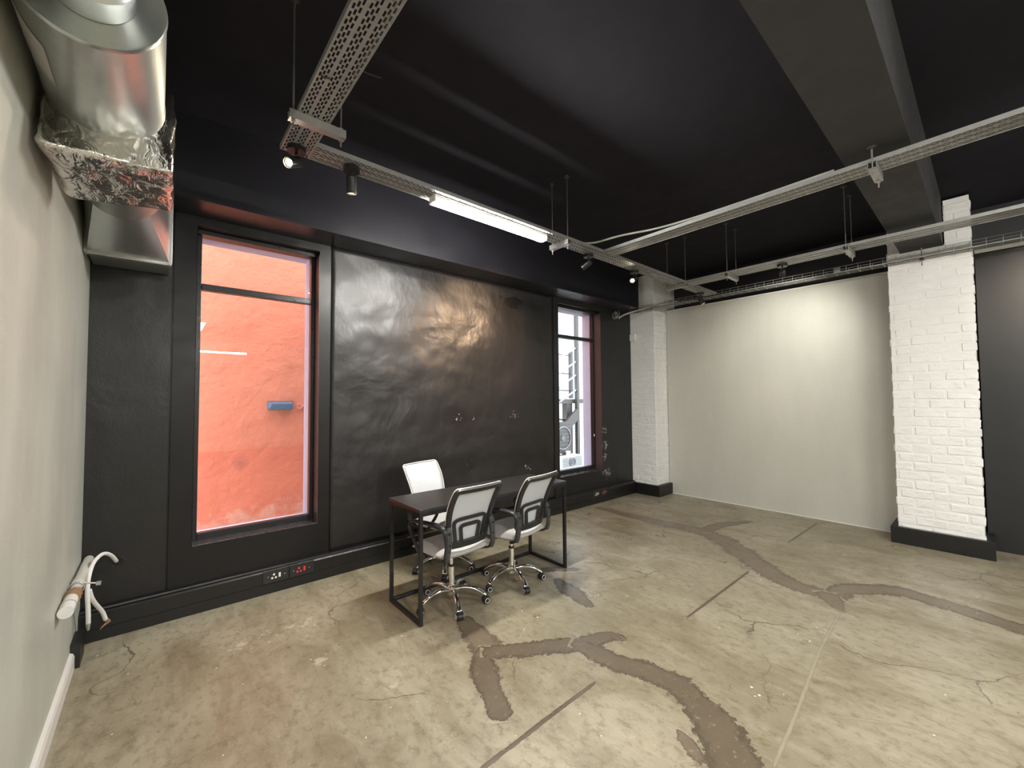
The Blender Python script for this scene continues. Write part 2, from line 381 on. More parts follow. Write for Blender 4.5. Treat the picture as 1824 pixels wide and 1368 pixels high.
# right side lining walls
lw = struct(obj('wall_right_lining', B(6.16, 6.30, .676, 3.350, 0, 2.885), M_gr)); lw.name = 'wall_right.001'
o = struct(obj('trim_4', B(6.145, 6.16, .676, 3.350, 2.872, 2.89), M_wskirt))
rp = struct(obj('wall_right.002', B(6.16, 6.30, YB, .058, 0, 2.912), M_panel))
o = struct(obj('trim_5', B(6.150, 6.30, YB, .058, 2.912, 2.945), M_wskirt))
o = struct(obj('trim_6', B(6.153, 6.16, .66, 3.36, 0, .010), M_wskirt))
# skirtings / trunking
def prof(name, pts, ax, a0, a1, mat, parent=None):
    """extrude a 2-D profile (depth, z) along x or y"""
    bm = bmesh.new(); R = []
    for a in (a0, a1): R.append([bm.verts.new((a, p[0], p[1]) if ax == 'x' else (p[0], a, p[1])) for p in pts])
    n = len(pts)
    for i in range(n): bm.faces.new((R[0][i], R[0][(i+1) % n], R[1][(i+1) % n], R[1][i]))
    bm.faces.new(R[0][::-1]); bm.faces.new(R[1]); return obj(name, bm, mat, parent)
tf = 3.708
bb = struct(prof('baseboard_back', [(WY, 0), (tf, 0), (tf, .072), (tf+.004, .074), (tf+.004, .080), (tf, .082), (tf, .166), (tf+.008, .176), (tf+.030, .180), (tf+.034, .190), (WY, .194)], 'x', XL, 5.78, M_trunk))
struct(prof('baseboard_left', [(XL, 0), (XL+.020, 0), (XL+.020, .070), (XL+.014, .086), (XL, .094)], 'y', YB, 3.41, M_wskirt))
struct(prof('baseboard_left.001', [(XL, 0), (XL+.040, 0), (XL+.040, .135), (XL, .135)], 'y', 3.41, 3.60, M_trunk))

# ------------------------------------------------------------------ floor repairs (parts of the floor)
def ribbon(name, P, widths, mat, seed=0, z=.0012, step=.03):
    pts = smoothpts([(x, y, 0) for x, y in P], 8)
    n = len(pts); bm = bmesh.new(); lay = bm.verts.layers.float.new('edge'); rows = []
    acc = 0; tot = sum((pts[i+1]-pts[i]).length for i in range(n-1))
    for i, p in enumerate(pts):
        if i: acc += (pts[i]-pts[i-1]).length
        a = pts[max(i-1, 0)]; b = pts[min(i+1, n-1)]; tt = (b-a).normalized(); nn = Vector((-tt.y, tt.x, 0))
        s = acc/tot*(len(widths)-1); k = min(int(s), len(widths)-2); wd = widths[k]*(1-(s-k))+widths[k+1]*(s-k)
        e = min(1, min(acc, tot-acc)/.05)
        row = []
        for j, u in enumerate((-1, -.5, 0, .5, 1)):
            wob = 1+.28*noise.noise(Vector((acc*6, seed*7+(3 if u > 0 else 0), 0)))
            vv = bm.verts.new(p+nn*u*wd*.62*wob+Vector((0, 0, z if abs(u) < 1 else 0.0002))); vv[lay] = (1-abs(u))*e; row.append(vv)
        rows.append(row)
    for i in range(n-1):
        for j in range(4): bm.faces.new((rows[i][j], rows[i][j+1], rows[i+1][j+1], rows[i+1][j]))
    return obj(name, bm, mat, floor)
ribbon('mortar_patch', [(1.62, 2.45), (1.583, 2.27), (1.535, 2.05), (1.50, 1.97)], [.10, .16, .20, .22], M_patch2, 1, .0010)
ribbon('mortar_patch', [(1.54, 2.05), (1.498, 2.016), (1.422, 1.924), (1.338, 1.758), (1.281, 1.603), (1.235, 1.52)], [.10, .14, .155, .15, .13, .11], M_patch, 2, .0014)
ribbon('mortar_patch', [(1.47, 2.02), (1.671, 1.878), (1.843, 1.779), (1.983, 1.677), (2.185, 1.618), (2.23, 1.50)], [.12, .15, .16, .17, .13, .06], M_patch, 3, .0018)
ribbon('mortar_patch', [(1.95, 1.74), (1.988, 1.640), (1.986, 1.473), (2.053, 1.297), (2.088, 1.141), (2.051, 1.016), (1.969, .884), (1.890, .793), (1.78, .70), (1.62, .60), (1.45, .50)], [.14, .17, .17, .18, .18, .20, .22, .25, .25, .26, .24], M_patch, 4, .0022)
ribbon('mortar_patch', [(1.81, .98), (1.76, .88), (1.70, .82)], [.05, .07, .08], M_patch2, 5, .0016)
ribbon('mortar_patch', [(4.598, 3.60), (4.589, 3.123), (4.607, 2.606), (4.634, 2.134), (4.486, 1.833), (4.155, 1.458), (3.948, 1.212), (3.859, 1.012), (3.891, .85), (4.06, .77)], [.12, .14, .20, .24, .26, .28, .27, .25, .22, .16], M_patch2, 6, .0010)
ribbon('mortar_patch', [(3.91, .84), (4.10, .77), (4.314, .549), (4.333, .343), (4.282, .153), (4.223, -.091), (4.149, -.249), (4.0, -.6)], [.13, .20, .22, .21, .21, .21, .20, .2], M_patch2, 7, .0014)
ribbon('mortar_patch', [(4.62, 2.12), (4.86, 2.14), (5.083, 2.101), (5.47, 1.93)], [.16, .17, .15, .08], M_patch2, 8, .0018)
ribbon('mortar_patch', [(3.92, .88), (3.78, .80), (3.64, .73)], [.20, .15, .05], M_patch2, 9, .0018)
ribbon('mortar_patch', [(2.56, 2.42), (2.504, 2.315), (2.445, 2.089), (2.38, 1.90)], [.06, .16, .15, .06], M_patch, 10, .0014)
ribbon('mortar_patch', [(2.50, 2.62), (2.68, 2.55), (2.83, 2.38)], [.08, .12, .05], M_patch, 11, .0014)
ribbon('saw_cut', [(1.80, 1.412), (1.40, 1.404), (1.029, 1.396), (.70, 1.39)], [.022, .026, .024, .02], M_joint, 12, .0008)
ribbon('saw_cut', [(3.90, 1.405), (3.30, 1.402), (2.742, 1.399)], [.022, .024, .018], M_joint, 13, .0008)
ribbon('saw_cut', [(5.954, 1.387), (5.4, 1.397), (4.911, 1.407)], [.02, .022, .018], M_joint, 14, .0008)
ribbon('saw_cut', [(3.285, 2.958), (3.31, 1.885), (3.336, 1.228), (3.40, .76)], [.018, .022, .022, .018], M_joint2, 15, .0006)
ribbon('saw_cut', [(3.631, .73), (2.984, .705), (2.344, .651), (1.9, .62)], [.018, .022, .02, .02], M_joint2, 16, .0006)
ribbon('saw_cut', [(2.35, .62), (2.60, .30), (2.75, -.1), (2.9, -.5)], [.015, .02, .02, .015], M_joint2, 17, .0006)

# ------------------------------------------------------------------ windows
def window(n, Wn, transom, sill_col):
    x0, x1, z0, z1 = Wn; fy0, fy1 = 3.90, 3.955; g = .006
    root = struct(empty('window_%d' % n, (0, 0, 0)))
    bm = bmesh.new(); fw = .030
    box(bm, x0+g, x0+g+fw, fy0, fy1, z0+g, z1-g, .003); box(bm, x1-g-fw, x1-g, fy0, fy1, z0+g, z1-g, .003)
    box(bm, x0+g+fw, x1-g-fw, fy0, fy1, z0+g, z0+g+.055, .003); box(bm, x0+g+fw, x1-g-fw, fy0, fy1, z1-g-.028, z1-g, .003)
    obj('window_frame', bm, M_steelblk, root)
    obj('transom', B(x0+g+fw, x1-g-fw, fy0-.006, fy1, transom-.024, transom+.024, bev=.004), M_steelblk, root)
    for a, b in ((z0+g+.055, transom-.024), (transom+.024, z1-g-.028)):
        obj('pane', B(x0+g+fw, x1-g-fw, 3.925, 3.929, a, b), M_glass, root)
    obj('window_sill', B(x0+.002, x1-.002, WY-.016, fy0, z0+.001, z0+.012, bev=.003), M_sill, root)
    obj('head_bead', B(x0+g, x1-g, fy0-.05, fy0, z1-.035, z1-.003, bev=.003), M_steelblk, root)
    obj('inner_reveal', B(x1-.005, x1-.001, WY-.013, fy0, z0+.013, z1-.036), M_rev, root)  # thin lining added on one jamb; the coral light is in its colour
    # exterior reveal lining
    for q in [(x1-.036, x1-.001, 3.958, 4.10, z0, z1), (x0+.001, x0+.02, 3.958, 4.10, z0, z1), (x0, x1, 3.958, 4.10, z1-.034, z1-.001), (x0, x1, 3.958, 4.16, z0+.001, z0+.02)]:
        obj('outer_reveal', B(*q), M_reveal, root)
    return root
window(1, W1, 2.375, None)
w2 = window(2, W2, 2.375, None)
obj('window_catch', B(4.965, 4.975, 3.888, 3.90, .93, .965, bev=.002), M_white, w2)

# ------------------------------------------------------------------ outside
o = obj('neighbour_wall', B(-4, 5.75, 5.60, 5.85, .001, 7.0), M_coral); tag(o, 'coral orange rendered wall across the alley behind the left window', 'wall')
o = obj('alley_paving', B(-4, 14, 4.075, 12, -.30, .0), M_ground); tag(o, 'pale concrete paving of the alley outside the windows', 'paving')
r = empty('vent_hood', (1.12, 5.6, 1.44)); tag(r, 'slate blue metal vent hood on the coral wall outside', 'vent hood')
bm = bmesh.new(); q = [bm.verts.new(p) for p in [(-.13, 0, .05), (.13, 0, .05), (.13, 0, -.045), (-.13, 0, -.045), (-.10, -.07, .02), (.125, -.07, .02), (.13, -.07, -.045), (-.13, -.07, -.045)]]
for f in [(0, 1, 5, 4), (4, 5, 6, 7), (0, 4, 7, 3), (1, 2, 6, 5), (3, 7, 6, 2), (0, 3, 2, 1)]: bm.faces.new([q[i] for i in f])
obj('hood', bm, M_blue, r); obj('back_plate', B(-.135, .135, -.004, 0, -.05, .055), M_blue, r)
r = empty('pipe_hook', (1.33, 5.6, 1.43)); tag(r, 'small coral painted pipe hook beside the blue vent hood', 'hook')
obj('ring', TU([(-.005+.03*math.cos(a), -.03, .03*math.sin(a)) for a in [i*PI/8 for i in range(16)]], .008, n=6, closed=True), M_pink, r, True)
obj('stub', CY((.02, -.02, 0), (.12, -.02, .0), .012, n=10), M_pink, r); obj('wall_bracket', B(.10, .13, -.04, 0, -.02, .02), M_pink, r)
# cladding building, each sheet a part
r = empty('clad_building', (0, 0, 0)); tag(r, 'pale blue white clad building seen beyond the steel stair', 'building')
obj('wall', B(5.9, 14, 10.2, 10.5, .001, 9), M_clad, r)
for k in range(16): obj('cladding_sheet', B(9.6+k*.32, 9.6+k*.32+.31, 10.16, 10.2, .001, 9, bev=.008), M_clad if k % 3 != 2 else M_cladd, r)
# steel stair
st = empty('steel_stair', (0, 0, .002)); tag(st, 'dark grey outdoor steel stair with railings beyond the right window', 'stair')
obj('post', B(7.62, 7.70, 6.46, 6.54, 0, 4.6), M_dsteel, st); obj('post', B(8.02, 8.10, 7.0, 7.08, 1.50, 2.72), M_dsteel, st)
obj('post', B(7.40, 7.60, 6.60, 6.75, 0, 1.40), M_dsteel, st)
for a, b in [((6.6, 2.22), (7.66, 2.73)), ((6.6, 1.86), (7.66, 2.40)), ((6.6, 1.52), (7.66, 2.08)), ((6.6, 1.20), (7.66, 1.72))]:
    obj('railing_bar', CY((a[0], 6.5, a[1]), (b[0], 6.5, b[1]), .024, n=8), M_lsteel, st)
for z in (2.62, 2.15, 1.72): obj('railing_bar', CY((6.4, 7.04, z), (8.05, 7.04, z-.02), .013, n=8), M_dsteel, st)
obj('landing', B(6.4, 8.1, 6.56, 7.2, 1.38, 1.48), M_dsteel, st)
bm = bmesh.new(); q = [(6.3, .35), (7.64, 1.28), (7.64, 1.0), (6.3, .05)]
V = [[bm.verts.new((x, y, z)) for x, z in q] for y in (6.44, 6.5)]
bm.faces.new(V[0]); bm.faces.new(V[1][::-1])
for i in range(4): bm.faces.new((V[0][i], V[0][(i+1) % 4], V[1][(i+1) % 4], V[1][i]))
obj('stringer', bm, M_dsteel, st)
for k in range(6): obj('tread', B(6.35+k*.21, 6.60+k*.21, 6.5, 7.15, .22+k*.15, .25+k*.15), M_dsteel, st)
def condenser(x, y, z, sx, sy, sz, mat, gm, label, rz=0):
    r = empty('condenser_unit', (x, y, z)); tag(r, label, 'air conditioner')
    obj('casing', B(-sx/2, sx/2, -sy/2, sy/2, 0, sz, bev=.012), mat, r)
    obj('fan_guard', TU([(.0+sz*.36*math.cos(a), -sy/2-.012, sz*.5+sz*.36*math.sin(a)) for a in [i*PI/12 for i in range(24)]], .012, n=6, closed=True), M_lsteel, r, True)
    obj('fan_hub', CY((0, -sy/2-.015, sz*.5), (0, -sy/2+.0, sz*.5), .06, n=14), gm, r)
    for k in range(7): obj('grille_bar', B(-sx*.42, sx*.42, -sy/2-.010, -sy/2-.002, sz*(.14+.12*k), sz*(.14+.12*k)+.012), gm, r)
    for s in (-1, 1): obj('foot', B(s*sx*.35-.04, s*sx*.35+.04, -sy/2-.02, sy/2+.02, -.04, 0), gm, r)
condenser(6.60, 6.16, .323, .56, .30, .66, M_dsteel, M_acd, 'dark grey air conditioning condenser with round fan guard under the stair')
condenser(6.66, 5.98, .042, .72, .36, .24, M_acw, M_acd, 'low white air conditioning condenser at the foot of the right window')
o = obj('drainage_bucket', CY((6.66, 5.92, .284), (6.66, 5.92, .38), .045, .055, n=12), M_white); tag(o, 'small white pot standing on the low white condenser', 'pot')

# ------------------------------------------------------------------ brick piers
BC = {}
def brick_mesh(dx, dy, dz):
    var = random.randrange(3); key = (round(dx, 3), round(dy, 3), round(dz, 3), var)
    if key not in BC:
        bm = bmesh.new(); box(bm, -dx/2, dx/2, -dy/2, dy/2, -dz/2, dz/2)
        bmesh.ops.bevel(bm, geom=bm.edges[:], offset=.009, segments=1, affect='EDGES')
        rr = random.Random(hash(key) & 1023)
        for vv in bm.verts: vv.co += Vector([rr.uniform(-.003, .003) for _ in range(3)])
        me = bpy.data.meshes.new('brick'); bmesh.ops.recalc_face_normals(bm, faces=bm.faces[:]); bm.to_mesh(me); bm.free(); me.materials.append(M_brick)
        BC[key] = me
    return BC[key]
def brick(parent, x0, x1, y0, y1, z0, z1):
    o = bpy.data.objects.new('brick', brick_mesh(x1-x0, y1-y0, z1-z0)); C.objects.link(o); o.parent = parent
    o.location = ((x0+x1)/2+random.uniform(-.0028, .0016), (y0+y1)/2+random.uniform(-.0022, .0022), (z0+z1)/2+random.uniform(-.002, .002))
    o.rotation_euler = (random.uniform(-.006, .006), random.uniform(-.008, .008), random.uniform(-.01, .01))
def run(a, b, off, L=.222, g=.009):
    """bricks along one line with running bond offset"""
    out = []; p = a-off
    while p < b-.02:
        s = max(p, a); e = min(p+L, b)
        if e-s > .045: out.append((s, e))
        p += L+g
    return out
CH = .0905
p1 = empty('brick_pier', (0, 0, 0)); tag(p1, 'white painted brick pier in the far corner beside the small window', 'pier')
obj('core', B(5.8035, 6.449, 3.3625, WY-.001, 0, CZ-.002), M_core, p1)
p2 = empty('brick_pier', (0, 0, 0)); tag(p2, 'wide white painted brick pier between grey wall and black wall', 'pier')
bm = bmesh.new(); box(bm, 5.8035, 6.449, .074, .660, 0, 2.972); box(bm, 5.8035, 6.449, .074, .245, 2.972, CZ-.03); box(bm, 5.8035, 6.449, .57, .660, 2.972, CZ-.03)
obj('core', bm, M_core, p2)
k = 0; z = .02
while z+CH-.009 < CZ-.01:
    za, zb = z, z+CH-.008; ev = k % 2
    # pier 1: west face and south face, corner bricks alternate
    if ev:
        for a, b in run(3.358, WY-.004, .0): brick(p1, 5.800, 5.90, a, b, za, zb)
        for a, b in run(5.909, 6.44, .06): brick(p1, a, b, 3.358, 3.46, za, zb)
    else:
        for a, b in run(3.469, WY-.004, .02): brick(p1, 5.800, 5.90, a, b, za, zb)
        for a, b in run(5.800, 6.44, .0): brick(p1, a, b, 3.358, 3.46, za, zb)
    # pier 2 front
    offs = (.0, .115)[ev]
    for a, b in run(.066, .668, offs+random.uniform(-.012, .012)):
        if zb > 2.965 and b > .25 and a < .565:
            segs = [(a, min(b, .248)), (max(a, .566), b)]
        else: segs = [(a, b)]
        for s, e in segs:
            if e-s > .03 and not (zb > 3.43 and s > .2): brick(p2, 5.800, 5.90, s, e, za, zb)
    for a, b in run(5.909, 6.14, .05*ev): brick(p2, a, b, .568, .668, za, zb)
    z += CH; k += 1
obj('plinth', B(5.752, 6.158, 3.300, 3.705, .001, .166, bev=.003), M_trunk, p1)
bm = bmesh.new(); box(bm, 5.752, 6.158, .012, .716, .001, .166, bev=.003); obj('plinth', bm, M_trunk, p2)
r = empty('junction_box', (5.800, 3.725, 2.47)); tag(r, 'small white junction box high on the corner of the far pier', 'junction box')
obj('cover', B(-.040, -.004, -.05, .05, -.055, .055, bev=.006), M_white, r); obj('screw', CY((-.043, .0, .03), (-.039, 0, .03), .005, n=8), M_steel, r); obj('screw', CY((-.043, .0, -.03), (-.039, 0, -.03), .005, n=8), M_steel, r)

# ------------------------------------------------------------------ perforated cable trays
def tray(L, W=.140, lip=.024, groups=3):
    """local: runs along +x from 0..L, width on y 0..W, underside z=0"""
    bm = bmesh.new(); p = .0395; hl = .0132; hw = .0042; d = .012
    rows = []; yc = .0115+.0005; 
    gap = (W-2*.0115-groups*2*d)/(groups-1) if groups > 1 else 0
    for g in range(groups):
        for r_ in range(3): rows.append((.0115+g*(2*d+gap)+r_*d, .5*(r_ % 2)+.05*r_))
    def quad(a, b, c_, e, z=0): 
        bm.faces.new([bm.verts.new(v) for v in ((a, c_, z), (b, c_, z), (b, e, z), (a, e, z))])
    edges = [0]
    for i, (y, o_) in enumerate(rows):
        lo, hi = y-d/2, y+d/2
        if lo > edges[-1]+1e-5: quad(0, L, edges[-1], lo)
        x = -p*o_
        while x < L:
            a, b = max(x, 0), min(x+p, L); h0, h1 = x+p/2-hl, x+p/2+hl
            if h0 > a and h1 < b:
                quad(a, h0, lo, hi); quad(h1, b, lo, hi); quad(h0, h1, lo, y-hw); quad(h0, h1, y+hw, hi)
            elif b > a: quad(a, b, lo, hi)
            x += p
        edges.append(hi)
    if W > edges[-1]+1e-5: quad(0, L, edges[-1], W)
    t_ = .0015
    for ya, yb in ((-t_, 0), (W, W+t_)): box(bm, 0, L, ya, yb, -t_, lip)
    box(bm, 0, L, 0, .012, lip-t_, lip); box(bm, 0, L, W-.012, W, lip-t_, lip)
    return bm
def finish_tray(root):
    for ch in root.children:
        if ch.name.startswith('tray_bed'):
            md = ch.modifiers.new('Solidify', 'SOLIDIFY'); md.thickness = .0014; md.offset = 1
TZ = 2.88
def hanger(root, x, y, length, ax='x', offs=(.02, .02), rods=True, top=CZ):
    """strut channel below the tray with two threaded rods up to the ceiling (parts of the tray)"""
    h = length/2
    bm = bmesh.new()
    pr_ = [(-.0205, .041), (-.0205, 0), (.0205, 0), (.0205, .041), (.011, .041), (.011, .038), (.018, .038), (.018, .003), (-.018, .003), (-.018, .038), (-.011, .038), (-.011, .041)]
    R = [[bm.verts.new((s*h, a, b-.0425) if ax == 'x' else (a, s*h, b-.0425)) for a, b in pr_] for s in (-1, 1)]
    n = len(pr_)
    for i in range(n): bm.faces.new((R[0][i], R[0][(i+1) % n], R[1][(i+1) % n], R[1][i]))
    bm.faces.new(R[0][::-1]); bm.faces.new(R[1])
    s_ = obj('strut_channel', bm, M_steel, root, loc=(x, y, TZ-.001))
    if rods:
        for s in (-1, 1):
            px, py = (x+s*(h-offs[0]), y) if ax == 'x' else (x, y+s*(h-offs[0]))
            bm = bmesh.new(); cyl(bm, (px, py, TZ-.085), (px, py, top-.002), .0045, n=8); rd = obj('threaded_rod', bm, M_rod, root)
            bm = bmesh.new(); cyl(bm, (px, py, TZ-.056), (px, py, TZ-.047), .011, n=6); cyl(bm, (px, py, TZ+.002), (px, py, TZ+.010), .011, n=6); obj('nut', bm, M_steel, rd)
            bm = bmesh.new(); cyl(bm, (px, py, top-.012), (px, py, top), .02, .026, n=12); obj('ceiling_anchor', bm, M_lamp, rd)
def place_tray(label, loc, rz, L, W, **k):
    root = empty('cable_tray', (0, 0, 0)); tag(root, label, 'cable tray')
    o = obj('tray_bed', tray(L, W, **k), M_tray, root, loc=loc, rot=(0, 0, rz)); finish_tray(root)
    md = o.modifiers.get('Solidify'); return root
# tray 1: towards the camera, along y, x .483-.623 ; local x -> -y
t1 = place_tray('wide perforated steel cable tray running overhead from the lit end spotlight', (.483, 2.495, TZ), -PI/2, 4.6, .142)
hanger(t1, .575, 2.125, .26, 'x'); hanger(t1, .56, .55, .24, 'x')
for (y, dx) in ((1.80, 0), (2.19, .02)):
    obj('cable_tie', TU([(.497+dx, y, TZ-.004), (.506+dx, y+.002, TZ-.008), (.520+dx, y-.002, TZ-.008), (.535+dx, y, TZ-.003)], .0035, n=6), M_plastic, t1)
obj('cable_tie', TU([(.625, 1.70, TZ+.02), (.66, 1.69, TZ+.015), (.70, 1.66, TZ+.0)], .003, n=6), M_plastic, t1)
# tray 2: along x parallel to the window wall
t2 = place_tray('long perforated cable tray carrying the glowing lamp above the desk', (.626, 2.345, TZ+.001), 0, 5.01, .148)
hanger(t2, 2.672, 2.44, .22, 'y'); hanger(t2, 4.80, 2.47, .27, 'y')
# tray 3 and 4: along -y towards the right of the frame
t3 = place_tray('perforated cable tray crossing under the ceiling beam, nearer of the right pair', (3.175, 2.343, TZ+.0005), -PI/2, 4.6, .160)
t4 = place_tray('perforated cable tray near the grey wall, with rod hangers and a spotlight', (4.785, 2.343, TZ+.0005), -PI/2, 5.2, .200)
hanger(t3, 3.27, .41, .24, 'x', top=2.97); hanger(t3, 3.255, -1.6, .24, 'x')
hanger(t4, 4.885, 1.86, .29, 'x'); hanger(t4, 4.885, .82, .30, 'x'); hanger(t4, 4.885, -.5, .30, 'x')
o = obj('white_cable', TU(smoothpts([(2.95, 2.42, 2.935), (3.05, 2.34, 2.945), (3.12, 2.10, 2.955), (3.19, 1.85, 2.945), (3.21, 1.6, 2.935), (3.22, 1.2, 2.93), (3.22, .6, 2.93)], 8), .009, n=8), M_cable, None, True); tag(o, 'grey cable rising over the edge of the nearer right cable tray', 'cable')
# wire basket tray by the grey wall
bk = empty('wire_basket_tray', (0, 0, 0)); tag(bk, 'thin wire basket tray running along the grey wall to the right', 'basket tray')
X0, X1, Z0, Z1 = 5.655, 5.785, 2.862, 2.925; YE = -2.2
for (x, z) in [(X0, Z1), (X0, (Z0+Z1)/2), (X0, Z0), (X0+.043, Z0), (X0+.087, Z0), (X1, Z0), (X1, (Z0+Z1)/2), (X1, Z1)]:
    obj('long_wire', CY((x, 3.60, z), (x, YE, z), .0024, n=6), M_steel, bk)
bm = bmesh.new(); tube(bm, [(X0, 0, Z1), (X0, 0, Z0-.003), (X1, 0, Z0-.003), (X1, 0, Z1)], .0024, n=5)
cw = obj('cross_wire', bm, M_steel, bk, loc=(0, 3.58, 0))
for k in range(1, 57):
    c_ = copy_obj(cw, bk); c_.location = (0, 3.58-.1*k, 0)
for y in (1.06, 3.0): 
    obj('coupler', B(X0-.006, X0-.001, y-.03, y+.03, Z0+.004, Z1-.004), M_steel, bk); 
rd = obj('drop_rod', CY((5.72, .40, 2.79), (5.72, .40, 2.97), .005, n=8), M_rod, bk); obj('rod_bracket', B(5.69, 5.75, .385, .415, 2.845, 2.858), M_lamp, bk)
for k_, (dx, dz) in enumerate([(.03, .012), (.06, .012), (.09, .014)]):
    o = obj('data_cable', TU(smoothpts([(5.3+.02*k_, 3.72, 2.74+.01*k_), (5.45, 3.68, 2.78), (X0+dx, 3.45, Z0+.03), (X0+dx, 3.0, Z0+dz), (X0+dx, 1.5, Z0+dz), (X0+dx, 0, Z0+dz), (X0+dx, YE, Z0+dz)], 6), .006, n=6), (M_cable, M_plastic, M_cable)[k_], None, True)
    tag(o, ('grey cable nearest the room in the wire basket tray', 'black cable in the middle of the wire basket tray', 'grey cable nearest the wall in the wire basket tray')[k_], 'cable')
r = empty('cable_bundle', (5.30, 3.745, 2.76)); tag(r, 'coiled bundle of cables on the wall above the small window', 'cable bundle')
for k_ in range(4):
    obj('cable_loop', TU([(.045*math.cos(a)*(1+.15*k_), -.010*k_-.01, .045*math.sin(a)*(1+.1*k_)+.004*k_) for a in [i*PI/8 for i in range(16)]], .005, n=6, closed=True), (M_cable, M_plastic, M_cable, M_plastic)[k_], r, True)
obj('support_rod', CY((.06, -.06, -.05), (.06, -.06, .10), .004, n=6), M_rod, r)
o = obj('white_cable', TU(smoothpts([(5.36, 3.70, 2.73), (5.45, 3.60, 2.80), (5.62, 3.35, 2.875), (5.64, 3.1, 2.90), (5.65, 2.9, 2.89)], 7), .011, n=8), M_cable, None, True); tag(o, 'thick pale cable looping from the wall onto the wire basket tray', 'cable')

# ------------------------------------------------------------------ linear lamps
def linear_lamp(x, y, L, label, ax='x', group=None, wd=.075):
    r = empty('linear_lamp', (x, y, TZ-.001)); tag(r, label, 'lamp', group)
    if ax == 'y': r.rotation_euler = (0, 0, PI/2)
    obj('housing', B(-L/2-.01, L/2+.01, -wd/2-.003, wd/2+.003, -.022, 0, bev=.003), M_white, r)
    bm = bmesh.new(); pts = [(wd/2*math.cos(a), -.022+(-.034)*math.sin(a)**.35) for a in [i*PI/10 for i in range(11)]]
    R = [[bm.verts.new((s*L/2, a, b)) for a, b in pts] for s in (-1, 1)]
    for i in range(10): bm.faces.new((R[0][i], R[0][i+1], R[1][i+1], R[1][i]))
    bm.faces.new(R[0][::-1]); bm.faces.new(R[1]); obj('diffuser', bm, M_bulb, r)
    for s in (-1, 1): obj('end_cap', B(s*(L/2+.006)-.006, s*(L/2+.006)+.006, -wd/2-.003, wd/2+.003, -.05, -.018, bev=.002), M_white, r)
    return r
linear_lamp(1.915, 2.418, 1.05, 'glowing linear lamp under the long cable tray above the desk')
linear_lamp(1.32, -5.95, 1.13, 'glowing linear lamp at the far left end of the room behind')
linear_lamp(4.3, -5.2, 1.13, 'glowing linear lamp at the far right end of the room behind')
linear_lamp(3.255, -1.55, 1.13, 'glowing linear lamp under the nearer right cable tray', 'y')
linear_lamp(.555, -1.35, 1.13, 'glowing linear lamp under the left cable tray behind the camera', 'y')

# ------------------------------------------------------------------ spotlights
def spotlight(x, y, aim, label, lit=None, power=0, angle=60, zoff=0, body=.095, col=(1, .84, .62), blend=.9):
    r = empty('spotlight', (x, y, TZ-.001+zoff)); tag(r, label, 'spotlight', None)
    obj('ceiling_plate', CY((0, 0, -.026), (0, 0, 0), .046, n=24), M_lamp, r, False)
    d = Vector(aim).normalized(); piv = Vector((0, 0, -.062))
    bm = bmesh.new(); cyl(bm, (0, 0, -.026), (0, 0, -.055), .007, n=10); bmesh.ops.create_uvsphere(bm, u_segments=10, v_segments=8, radius=.013, matrix=Matrix.Translation(piv)); obj('swivel_arm', bm, M_lamp, r, True)
    a = piv-d*.02+Vector((0, 0, -.018)); b = a+d*body
    bm = bmesh.new(); cyl(bm, a, b, .028, n=24, caps=False)
    cyl(bm, b-d*.006, b, .0285, .0285, n=24, caps=False); cyl(bm, a-d*.008, a, .018, .028, n=24)
    h = obj('lamp_head', bm, M_lamp, r); md = h.modifiers.new('Solidify', 'SOLIDIFY'); md.thickness = .002
    lens_m = M_spot if lit == 'bright' else (M_dimspot if lit == 'dim' else M_greyplast)
    obj('lens', CY(b-d*.012, b-d*.009, (.024 if lit != 'bright' else .017), n=20), lens_m, h)
    if power:
        ld = bpy.data.lights.new('spot_lamp', 'SPOT'); ld.energy = power*SPOT; ld.spot_size = math.radians(angle); ld.spot_blend = blend; ld.shadow_soft_size = .02; ld.color = col
        lo = bpy.data.objects.new('spot_beam', ld); C.objects.link(lo); lo.parent = r; lo.location = b+d*.004; lo.rotation_euler = d.to_track_quat('-Z', 'Y').to_euler()
    return r
spotlight(.548, 2.425, (-.62, -.50, -.50), 'black spotlight glaring at the corner end of the wide cable tray', 'bright', 7, 70)
spotlight(.845, 2.425, (.10, .20, -.95), 'black spotlight second from the left, pointing down with a lit slot', 'dim', 20, 60)
spotlight(3.11, 2.475, (-.36, 1.3, -.78), 'side view spotlight just right of the glowing linear lamp', 'dim', 120, 85, col=(1, .66, .40), blend=1.0)
spotlight(3.90, 2.480, (-.75, -.15, -.48), 'lit spotlight near the top of the far corner pier', 'bright', 25, 70)
spotlight(5.40, 2.455, (.2, -.4, -.85), 'black spotlight at the far end of the long cable tray', 'dim', 10, 60)
spotlight(4.905, 1.37, (1.25, .40, -.62), 'round black spotlight on the cable tray facing the grey wall', 'dim', 46, 92, body=.075, col=(1, .96, .84), blend=1.0)
spotlight(4.90, -.75, (1.25, .35, -.42), 'black spotlight facing the black wall beyond the wide pier', 'dim', 60, 60)

